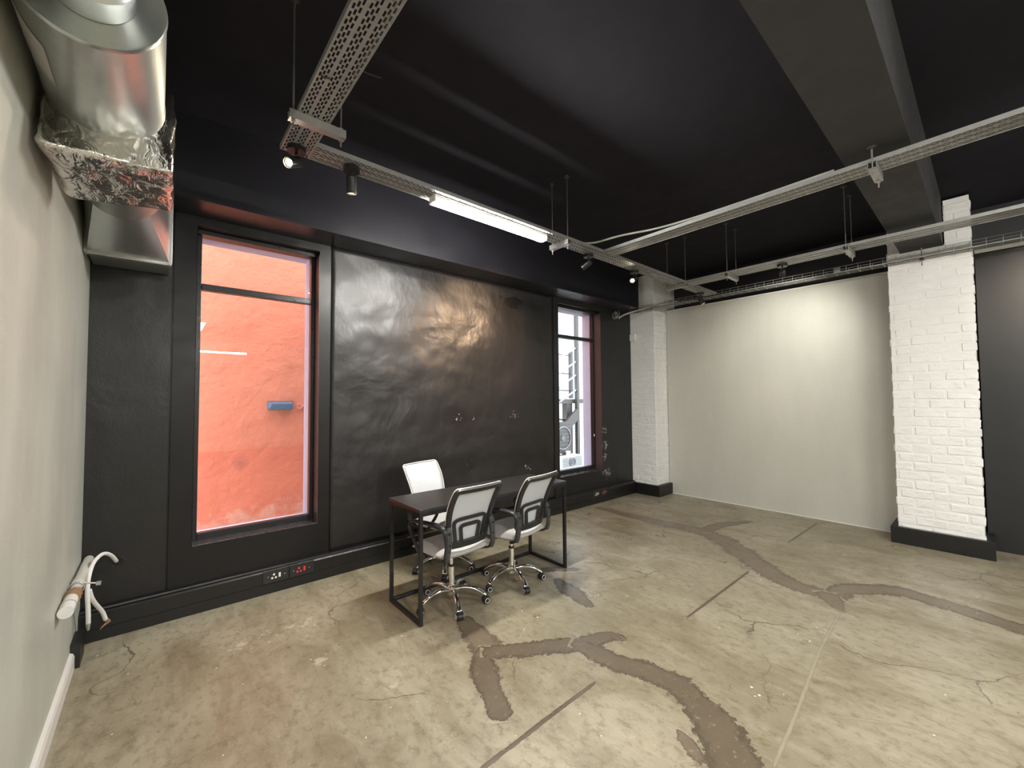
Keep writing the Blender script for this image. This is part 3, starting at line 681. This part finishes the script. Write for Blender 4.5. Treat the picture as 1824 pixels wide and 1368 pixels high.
# ------------------------------------------------------------------ air duct
dx, dz, R_ = -.165, 2.65, .165
def disc_ring(bm, y, r0, r1, n=64):
    A = [bm.verts.new((dx+r0*math.cos(2*PI*i/n), y, dz+r0*math.sin(2*PI*i/n))) for i in range(n)]
    D = [bm.verts.new((dx+r1*math.cos(2*PI*i/n), y, dz+r1*math.sin(2*PI*i/n))) for i in range(n)]
    for i in range(n): bm.faces.new((A[i], A[(i+1) % n], D[(i+1) % n], D[i]))
def lathe(prof_, n=64):
    bm = bmesh.new(); rings = []
    for y, r_ in prof_: rings.append([bm.verts.new((dx+r_*math.cos(2*PI*i/n), y, dz+r_*math.sin(2*PI*i/n))) for i in range(n)])
    for a, b in zip(rings, rings[1:]):
        for i in range(n): bm.faces.new((a[i], a[(i+1) % n], b[(i+1) % n], b[i]))
    bm.faces.new(rings[0][::-1]); bm.faces.new(rings[-1]); return bm
du = empty('air_duct', (0, 0, 0)); tag(du, 'round galvanised air duct with foil wrapped section along the left wall', 'duct')
def sm(o, ang=35):
    for p in o.data.polygons: p.use_smooth = True
    o.data.set_sharp_from_angle(angle=math.radians(ang)); return o
sm(obj('silencer', lathe([(1.583, R_-.006), (1.580, R_), (1.592, R_+.003), (1.600, R_), (2.10, R_), (2.108, R_+.003), (2.118, R_), (2.16, R_-.002)]), M_duct, du))
sm(obj('inlet_pipe', lathe([(-1.6, .092), (1.18, .092), (1.19, .100), (1.20, .092), (1.34, .092), (1.35, .101), (1.36, .094), (1.49, .094), (1.497, .104), (1.506, .104), (1.512, .096), (1.582, .098)]), M_duct, du))
sm(obj('outlet_pipe', lathe([(2.30, R_), (2.95, R_), (2.96, R_-.004), (3.10, R_-.006)]), M_duct, du))
# foil wrapped box
bm = bmesh.new(); c8 = {}
xa, xb = -.336, .034
P8 = [(xa, 2.055, 2.372), (xb, 2.050, 2.385), (xb+.004, 2.46, 2.372), (xa+.03, 2.52, 2.362), (xa, 2.24, 2.86), (xb-.006, 2.21, 2.82), (xb, 2.50, 2.83), (xa, 2.50, 2.86)]
V = [bm.verts.new(p) for p in P8]
for f in [(0, 1, 2, 3), (4, 5, 6, 7), (0, 1, 5, 4), (1, 2, 6, 5), (2, 3, 7, 6), (3, 0, 4, 7)]: bm.faces.new([V[i] for i in f])
bmesh.ops.bevel(bm, geom=bm.edges[:], offset=.022, segments=3, affect='EDGES', profile=.5)
bmesh.ops.subdivide_edges(bm, edges=[e for e in bm.edges if e.calc_length() > .1], cuts=14, use_grid_fill=True)
bmesh.ops.recalc_face_normals(bm, faces=bm.faces[:]); bm.normal_update()
for vv in bm.verts:
    n_ = noise.fractal(vv.co*9, 1.0, 2.0, 4); vv.co += vv.normal*(n_*.013 - .004)
    vv.co.x = max(vv.co.x, -.348)
sm(obj('foil_wrap', bm, M_foil, du), 60)
bm = bmesh.new(); n = 48; ry = 3.02; fy_ = 3.44; A = []; D = []
fx0, fx1, fz0, fz1 = -.335, .040, 2.395, 2.82
for i in range(n):
    a = 2*PI*i/n; c_, s_ = math.cos(a), math.sin(a); A.append(bm.verts.new((dx+(R_-.008)*c_, ry, dz+(R_-.008)*s_)))
    k_ = 1/max(abs(c_), abs(s_)); D.append(bm.verts.new(((fx0+fx1)/2+(fx1-fx0)/2*c_*k_, fy_, (fz0+fz1)/2+(fz1-fz0)/2*s_*k_)))
for i in range(n): bm.faces.new((A[i], A[(i+1) % n], D[(i+1) % n], D[i]))
sm(obj('square_transition', bm, M_duct, du), 30)
bm = bmesh.new(); f = .022
for q in [(fx0-.01, fx1+.01, fz0-.018, fz0+.004), (fx0-.01, fx1+.01, fz1, fz1+.02), (fx0-.014, fx0+.004, fz0, fz1), (fx1-.004, fx1+.014, fz0, fz1)]: box(bm, q[0], q[1], fy_-.008, fy_+.03, q[2], q[3], .003)
obj('flange', bm, M_steel, du)
obj('wall_stub', B(fx0, fx1, fy_+.03, WY-.02, fz0, fz1), M_duct, du)
for (x, z) in ((fx0-.004, fz0-.008), (fx1+.004, fz0-.008)): obj('corner_bolt', CY((x, fy_-.02, z), (x, fy_-.008, z), .010, n=6), M_steel, du)
# sticker on the silencer, following its curve
bm = bmesh.new(); rr = R_+.0012; cs = []
for i in range(7):
    a = math.radians(196+i*6); cs.append([bm.verts.new((dx+rr*math.cos(a), y, dz+rr*math.sin(a))) for y in (1.68+.01*i, 1.86+.012*i)])
for i in range(6): bm.faces.new((cs[i][0], cs[i+1][0], cs[i+1][1], cs[i][1]))
so = obj('sticker', bm, M_label, du); md = so.modifiers.new('Solidify', 'SOLIDIFY'); md.thickness = .0006

# ------------------------------------------------------------------ pipe and conduits in the left corner
r = empty('waste_pipe', (0, 0, 0)); tag(r, 'capped grey plastic pipe lying low against the left wall', 'pipe')
px, pz = -.316, .500
obj('pipe', CY((px, WY-.012, pz-.0), (px, 3.10, pz), .0235, n=24), M_pvc, r)
sm(obj('collar', CY((px, 3.30, pz), (px, 3.36, pz), .028, n=24), M_pvc, r)); sm(obj('collar', CY((px, 3.02, pz), (px, 3.12, pz), .0265, n=24), M_white, r))
bm = bmesh.new(); pts = []
for i in range(60): a = i*.75; pts.append((px+.028*math.cos(a)*(1+.06*math.sin(i)), 3.165-.0016*i+.006*math.sin(i*1.7), pz+.028*math.sin(a)))
tube(bm, pts, .006, n=5); obj('hemp_wrap', bm, M_tape, r, True)
sm(obj('end_cap', CY((px, 2.90, pz), (px, 3.03, pz), .028, n=28), M_white, r)); obj('cap_ring', CY((px, 2.985, pz), (px, 2.992, pz), .029, n=28), M_steel, r)
bm = bmesh.new(); tube(bm, [(px+.031*math.cos(a), 3.24, pz+.031*math.sin(a)) for a in [i*PI/10 for i in range(20)]], .004, n=6, closed=True); obj('pipe_clip', bm, M_steel, r, True)
bm = bmesh.new(); cyl(bm, (px+.03, 3.24, pz+.02), (px+.085, 3.25, pz+.0), .004, n=8); cyl(bm, (px+.075, 3.25, pz+.0), (px+.095, 3.25, pz-.002), .012, n=6); obj('clip_bolt', bm, M_steel, r)
a = smoothpts([(-.188, 3.775, .455), (-.212, 3.70, .522), (-.245, 3.64, .553), (-.277, 3.56, .532), (-.291, 3.50, .470), (-.292, 3.47, .39), (-.288, 3.48, .29), (-.287, 3.50, .20)], 8)
o = obj('white_conduit', TU(a, .011, n=10), M_white, None, True); tag(o, 'white flexible conduit arching out of the wall and hanging straight down beside the grey pipe', 'conduit')
fr_ = obj('frayed_end', CY((-.287, 3.50, .16), (-.287, 3.50, .20), .006, .012, n=8), M_steel, o)
a = smoothpts([(-.285, 3.478, .40), (-.276, 3.498, .345), (-.262, 3.54, .290), (-.236, 3.60, .212), (-.222, 3.625, .15)], 8)
o = obj('white_conduit', TU(a, .011, n=10), M_white, None, True); tag(o, 'shorter white conduit bending right to a brown frayed end', 'conduit')
obj('frayed_end', TU([(-.222, 3.625, .155), (-.214, 3.63, .140), (-.207, 3.635, .132), (-.220, 3.62, .128), (-.238, 3.61, .115), (-.245, 3.605, .105)], .008, n=7, radii=[1.4, 1.6, 1.3, .8, .5, .3]), M_tape, o, True)
obj('wall_hole', CY((-.180, 3.781, .450), (-.180, 3.7825, .450), .028, n=14), M_nearblk, wall_back)  # solid disc; its near-black colour stands in for the shade inside the hole

# ------------------------------------------------------------------ sockets
def socket(x, z, mat, label, w_=.19):
    r = empty('power_socket', (x, tf, z)); tag(r, label, 'socket')
    obj('faceplate', B(-w_/2, w_/2, -.005, .001, -.048, .048, bev=.003), M_lamp, r)
    for (a, b) in ((-.018, .012), (-.030, -.013), (-.005, -.013)):
        h = obj('pin_shutter', CY((a, -.0065, b), (a, -.004, b), .0082, n=14), mat, r)
    obj('rocker_switch', B(.013, .029, -.009, -.004, -.016, .018, bev=.002), mat, r)
    for s in (-1, 1): obj('screw', CY((s*.058, -.0065, 0), (s*.058, -.004, 0), .0045, n=8), M_steel, r)
socket(.731, .129, M_white, 'black power socket with white pin holes on the left of the dado')
socket(.910, .129, M_red, 'black power socket with red pin holes beside the white one on the left')
socket(4.770, .138, M_white, 'small power socket with white switch under the right window')
socket(4.940, .138, M_red, 'small red power socket under the right window')

# ------------------------------------------------------------------ desk
dk = empty('desk', (2.055, 2.735, 0)); tag(dk, 'long narrow black desk with open square tube frame', 'desk')
w2_, d2_ = .722, .237
obj('desk_top', B(-w2_-.004, w2_+.004, -d2_-.004, d2_+.004, .742, .766, bev=.003), M_desk, dk)
s = .0125
for sx in (-1, 1):
    x = sx*(w2_-s)
    for sy in (-1, 1): obj('leg', B(x-s, x+s, sy*(d2_-s)-s, sy*(d2_-s)+s, 0, .7415, bev=.002), M_steelblk, dk)
    obj('foot_rail', B(x-s, x+s, -d2_+2*s, d2_-2*s, 0, .025, bev=.002), M_steelblk, dk)
    obj('top_rail', B(x-s, x+s, -d2_+2*s, d2_-2*s, .716, .7415, bev=.002), M_steelblk, dk)
obj('foot_rail', B(-w2_+2*s, w2_-2*s, d2_-2*s, d2_, 0, .025, bev=.002), M_steelblk, dk)
for sy in (-1, 1): obj('top_rail', B(-w2_+2*s, w2_-2*s, sy*(d2_-s)-s, sy*(d2_-s)+s, .716, .7415, bev=.002), M_steelblk, dk)
obj('edge_band', B(-w2_-.0055, -w2_-.0038, -d2_, d2_, .744, .764), M_band, dk)

# ------------------------------------------------------------------ office chairs
def back_surf(u, v):
    """u -1..1 across, v 0..1 up -> local point of the backrest"""
    z = .485+.425*v
    hw = .165+.045*math.sin(min(1, v*1.15)*PI/2)-.012*max(0, v-.75)*4*.3
    y = -.205-.030*v-.115*max(0, v)**2.4 + .030*(u*u)*(1-.3*v)
    return Vector((u*hw, y, z))
def norm_back(u, v):
    a = back_surf(u+.01, v)-back_surf(u-.01, v); b = back_surf(u, v+.01)-back_surf(u, v-.01); return a.cross(b).normalized()   # points to -y (rear)
def grid_shell(u0, u1, v0, v1, nu, nv, off0, off1, fu=None):
    bm = bmesh.new(); G = {}
    for i in range(nu+1):
        for j in range(nv+1):
            u = u0+(u1-u0)*i/nu; v = v0+(v1-v0)*j/nv
            p = back_surf(u, v); n_ = norm_back(u, v)
            G[i, j, 0] = bm.verts.new(p+n_*off0); G[i, j, 1] = bm.verts.new(p+n_*off1)
    for i in range(nu):
        for j in range(nv):
            for s_ in (0, 1): bm.faces.new((G[i, j, s_], G[i+1, j, s_], G[i+1, j+1, s_], G[i, j+1, s_]))
    for i in range(nu):
        for j in (0, nv): bm.faces.new((G[i, j, 0], G[i+1, j, 0], G[i+1, j, 1], G[i, j, 1]))
    for j in range(nv):
        for i in (0, nu): bm.faces.new((G[i, j, 0], G[i, j+1, 0], G[i, j+1, 1], G[i, j, 1]))
    return bm
def strip_path(path, w_, th, off):
    """flat bar following (u,v) path on the rear of the back"""
    bm = bmesh.new(); R = []
    P = [back_surf(u, v)+norm_back(u, v)*off for u, v in path]; Nn = [norm_back(u, v) for u, v in path]
    for i, p in enumerate(P):
        t_ = (P[min(i+1, len(P)-1)]-P[max(i-1, 0)]).normalized(); s_ = t_.cross(Nn[i]).normalized()
        R.append([bm.verts.new(p+s_*w_/2), bm.verts.new(p+s_*w_/2+Nn[i]*th), bm.verts.new(p-s_*w_/2+Nn[i]*th), bm.verts.new(p-s_*w_/2)])
    for a, b in zip(R, R[1:]):
        for j in range(4): bm.faces.new((a[j], a[(j+1) % 4], b[(j+1) % 4], b[j]))
    bm.faces.new(R[0]); bm.faces.new(R[-1][::-1]); return bm
def rounded_path(pts, k=5, r=.25):
    out = []
    for i, p in enumerate(pts):
        if i in (0, len(pts)-1): out.append(p); continue
        a = Vector(pts[i-1]); b = Vector(p); c_ = Vector(pts[i+1])
        p0 = b+(a-b)*r; p2 = b+(c_-b)*r
        for j in range(k+1):
            t_ = j/k; q = (1-t_)**2*p0+2*t_*(1-t_)*b+t_*t_*p2; out.append((q.x, q.y))
    return out
def make_chair():
    r = empty('office_chair', (0, 0, 0))
    # base hub + five chrome legs + casters
    hub = bmesh.new(); cyl(hub, (0, 0, .078), (0, 0, .128), .030, n=24); cyl(hub, (0, 0, .128), (0, 0, .137), .034, .026, n=24); cyl(hub, (0, 0, .06), (0, 0, .078), .022, .030, n=24); sm(obj('base_hub', hub, M_chrome, r))
    leg_me = None; cas = None
    for k in range(5):
        a = -PI/2+k*2*PI/5
        if k == 0:
            pts = smoothpts([(.02, 0, .105), (.08, 0, .118), (.15, 0, .112), (.21, 0, .088), (.255, 0, .058)], 5)
            bm = bmesh.new(); R = []
            for i, p in enumerate(pts):
                f_ = i/(len(pts)-1); w_ = .019-.003*f_ if f_ < .6 else .0172+.006*(f_-.6); h_ = .014-.005*f_
                R.append([bm.verts.new(p+Vector((0, w_*cx, h_*cz))) for cx, cz in ((-1, -.7), (-1, .1), (-.7, .8), (0, 1), (.7, .8), (1, .1), (1, -.7), (0, -.8))])
            for A_, D_ in zip(R, R[1:]):
                for j in range(8): bm.faces.new((A_[j], A_[(j+1) % 8], D_[(j+1) % 8], D_[j]))
            bm.faces.new(R[0]); bm.faces.new(R[-1][::-1])
            lg = obj('leg', bm, M_chrome, r, True)
            bm = bmesh.new()
            for s_ in (-1, 1): cyl(bm, (.0-.012, s_*.010-.004*s_, 0), (-.012, s_*.026, 0), .0235, n=22)
            bmesh.ops.bevel(bm, geom=[e for e in bm.edges if e.calc_length() < .012], offset=.002, segments=1, affect='EDGES')
            ca = obj('caster', bm, M_plastic, lg, loc=(.262, 0, .0245))
            bm = bmesh.new(); pts_ = [(.026*math.cos(t_)-.012, 0, .026*math.sin(t_)) for t_ in [math.radians(d_) for d_ in range(-20, 171, 19)]]
            tube(bm, pts_, 0, n=8, flat=(.014, .003)); cyl(bm, (0, 0, .02), (0, 0, .034), .006, n=10)
            leg1 = lg; ca1 = ca
            # fork hood and white wheel rings joined as further detail of the caster
            hd = obj('fork_hood', bm, M_plastic, lg, True, loc=(.262, 0, .0245))
            rings = []
            for s_ in (-1, 1):
                bm = bmesh.new(); tube(bm, [(-.012+.0165*math.cos(t_), s_*.0262, .0165*math.sin(t_)) for t_ in [i*PI/10 for i in range(20)]], .0022, n=6, closed=True)
                rings.append(obj('wheel_ring', bm, M_wring, lg, True, loc=(.262, 0, .0245)))
            parts = [ca, hd]+rings
            lg.rotation_euler = (0, 0, a)
        else:
            c_ = copy_obj(leg1, r); c_.rotation_euler = (0, 0, a)
            sw = (.0, .5, -.7, .9, -.4)[k]
            for q in parts:
                cc = copy_obj(q, c_); cc.rotation_euler = (0, 0, sw)
    sm(obj('lift_cover', CY((0, 0, .13), (0, 0, .275), .024, .0215, n=24), M_chrome, r))
    sm(obj('lift_collar', CY((0, 0, .272), (0, 0, .286), .0235, n=24), M_plastic, r))
    sm(obj('gas_lift', CY((0, 0, .28), (0, 0, .392), .0135, n=20), M_chrome, r))
    obj('seat_plate', B(-.09, .09, -.15, .12, .388, .402, bev=.004), M_plastic, r)
    # seat cushion
    bm = bmesh.new(); nu, nv = 20, 20; top = {}; bot = {}
    for i in range(nu+1):
        for j in range(nv+1):
            u = -1+2*i/nu; v = -1+2*j/nv
            # squircle mapping
            x = u*math.sqrt(1-v*v*.22); y = v*math.sqrt(1-u*u*.22)
            e = max(abs(u), abs(v)); h = (1-e**5)
            X = x*.243; Y = y*.232+.012
            top[i, j] = bm.verts.new((X, Y, .430+.044*h+.006*(v)*(-1 if v > .5 else 0)-(.020*max(0, v-.5)**2*4)))
            bot[i, j] = bm.verts.new((X*(.93 if e > .99 else .96), Y*(.93 if e > .99 else .96), .428-.026*(1-e**6)-.008*(e < .99)))
    for g, flip in ((top, 0), (bot, 1)):
        for i in range(nu):
            for j in range(nv):
                f_ = (g[i, j], g[i+1, j], g[i+1, j+1], g[i, j+1]); bm.faces.new(f_[::-1] if flip else f_)
    per = [(i, 0) for i in range(nu)]+[(nu, j) for j in range(nv)]+[(i, nv) for i in range(nu, 0, -1)]+[(0, j) for j in range(nv, 0, -1)]
    for a_, b_ in zip(per, per[1:]+per[:1]): bm.faces.new((top[b_], top[a_], bot[a_], bot[b_]))
    so = obj('seat', bm, M_seat, r, True); md = so.modifiers.new('Sub', 'SUBSURF'); md.levels = 1; md.render_levels = 1
    # back: border frame, mesh panel, white front piping, lumbar frame
    per_uv = rounded_path([(0, 0), (1, 0), (1, 1), (-1, 1), (-1, 0), (0, 0)], 4, .06)
    dense = []
    for a_, b_ in zip(per_uv, per_uv[1:]):
        n_ = max(1, int(max(abs(a_[0]-b_[0])*8, abs(a_[1]-b_[1])*16)))
        for q in range(n_): dense.append((a_[0]+(b_[0]-a_[0])*q/n_, a_[1]+(b_[1]-a_[1])*q/n_))
    dense.append(per_uv[-1])
    inset = [(u*.93, .03+v*.94) for u, v in dense]
    obj('back_frame', strip_path(inset, .034, .024, -.006), M_plastic, r)
    obj('back_mesh', grid_shell(-.95, .95, .03, .975, 12, 14, -.008, -.005), M_mesh, r, True)
    bm = bmesh.new(); tube(bm, [back_surf(u*1.0, .005+v*.99)-norm_back(u, v)*.004 for u, v in dense[:-1]], .005, n=6, closed=True); obj('front_piping', bm, M_mesh if 0 else M_white, r, True)
    lo = obj('lumbar_support', strip_path(rounded_path([(-.66, .05), (-.74, .47), (.70, .47), (.62, .05)], 5, .22), .022, .012, .004), M_plastic, r)
    obj('inner_arch', strip_path(rounded_path([(-.40, .07), (-.46, .355), (.42, .355), (.37, .07)], 5, .22), .022, .012, .004), M_plastic, lo)
    obj('cross_bar', strip_path([(-.95+.19*i, .065) for i in range(11)], .030, .012, .002), M_greyplast, r)
    # arms: bracket plate + loop
    for s_ in (-1, 1):
        bm = bmesh.new()
        X = lambda f_: s_*(.198+f_)
        loop = smoothpts([(X(.0), -.236, .478), (X(.006), -.225, .545), (X(.008), -.215, .615), (X(.020), -.150, .638), (X(.042), -.02, .640), (X(.052), .11, .628), (X(.054), .165, .595), (X(.052), .150, .545), (X(.048), .09, .470), (X(.044), .045, .418), (X(.0), .02, .402), (s_*.10, .0, .397)], 5)
        n_ = len(loop); rad = [1.0+.75*math.exp(-((i/n_-.20)/.10)**2)+.25*math.exp(-((i/n_-.36)/.12)**2) for i in range(n_)]
        tube(bm, loop, 0, n=8, flat=(.010, .0155), radii=rad); a_ = obj('armrest', bm, M_plastic, r, True)
        bm = bmesh.new(); low = smoothpts([(X(.004), -.228, .56), (X(.006), -.226, .49), (X(.002), -.205, .42), (X(-.02), -.15, .398), (s_*.10, -.10, .395)], 5)
        tube(bm, low, 0, n=8, flat=(.008, .020)); obj('side_bracket', bm, M_plastic, a_, True)
        bm = bmesh.new(); R = []
        for (xx, yy, zz, ww) in ((-.012, -.222, .640, .016), (-.008, -.232, .615, .022), (-.006, -.240, .57, .022), (-.002, -.240, .51, .020), (.004, -.236, .455, .017), (.002, -.222, .415, .012)):
            R.append([bm.verts.new((X(xx)+a*ww, yy+b, zz)) for a, b in ((-1, .010), (-.85, -.006), (.85, -.006), (1, .010))])
        for A_, D_ in zip(R, R[1:]):
            for j in range(4): bm.faces.new((A_[j], A_[(j+1) % 4], D_[(j+1) % 4], D_[j]))
        bm.faces.new(R[0]); bm.faces.new(R[-1][::-1]); obj('bracket_plate', bm, M_greyplast, a_)
        for z in (.60, .525): obj('screw', CY((X(-.004), -.2485, z), (X(-.004), -.232, z), .0065, n=10), M_nearblk, a_)
    return r
ch = make_chair()
tag(ch, 'office chair with pale mesh back at the near left of the desk', 'chair', None)
ch2 = copy_tree(ch); tag(ch2, 'office chair with pale mesh back at the near right of the desk', 'chair')
ch3 = copy_tree(ch); tag(ch3, 'office chair behind the desk with its white backrest facing the room', 'chair')
bpy.context.view_layer.update()
ch.location = (1.665, 2.635, 0); ch.rotation_euler = (0, 0, math.radians(4))
ch2.location = (2.235, 2.62, 0); ch2.rotation_euler = (0, 0, math.radians(10))
ch3.location = (1.955, 3.205, 0); ch3.rotation_euler = (0, 0, math.radians(180+14))
for c_, ph, rz in ((ch, -110, 4), (ch2, -104, 10), (ch3, -50, 194)):
    k = 0
    for l_ in c_.children:
        if l_.name.startswith('leg'):
            l_.rotation_euler = (0, 0, math.radians(ph-rz+72*k)); k += 1
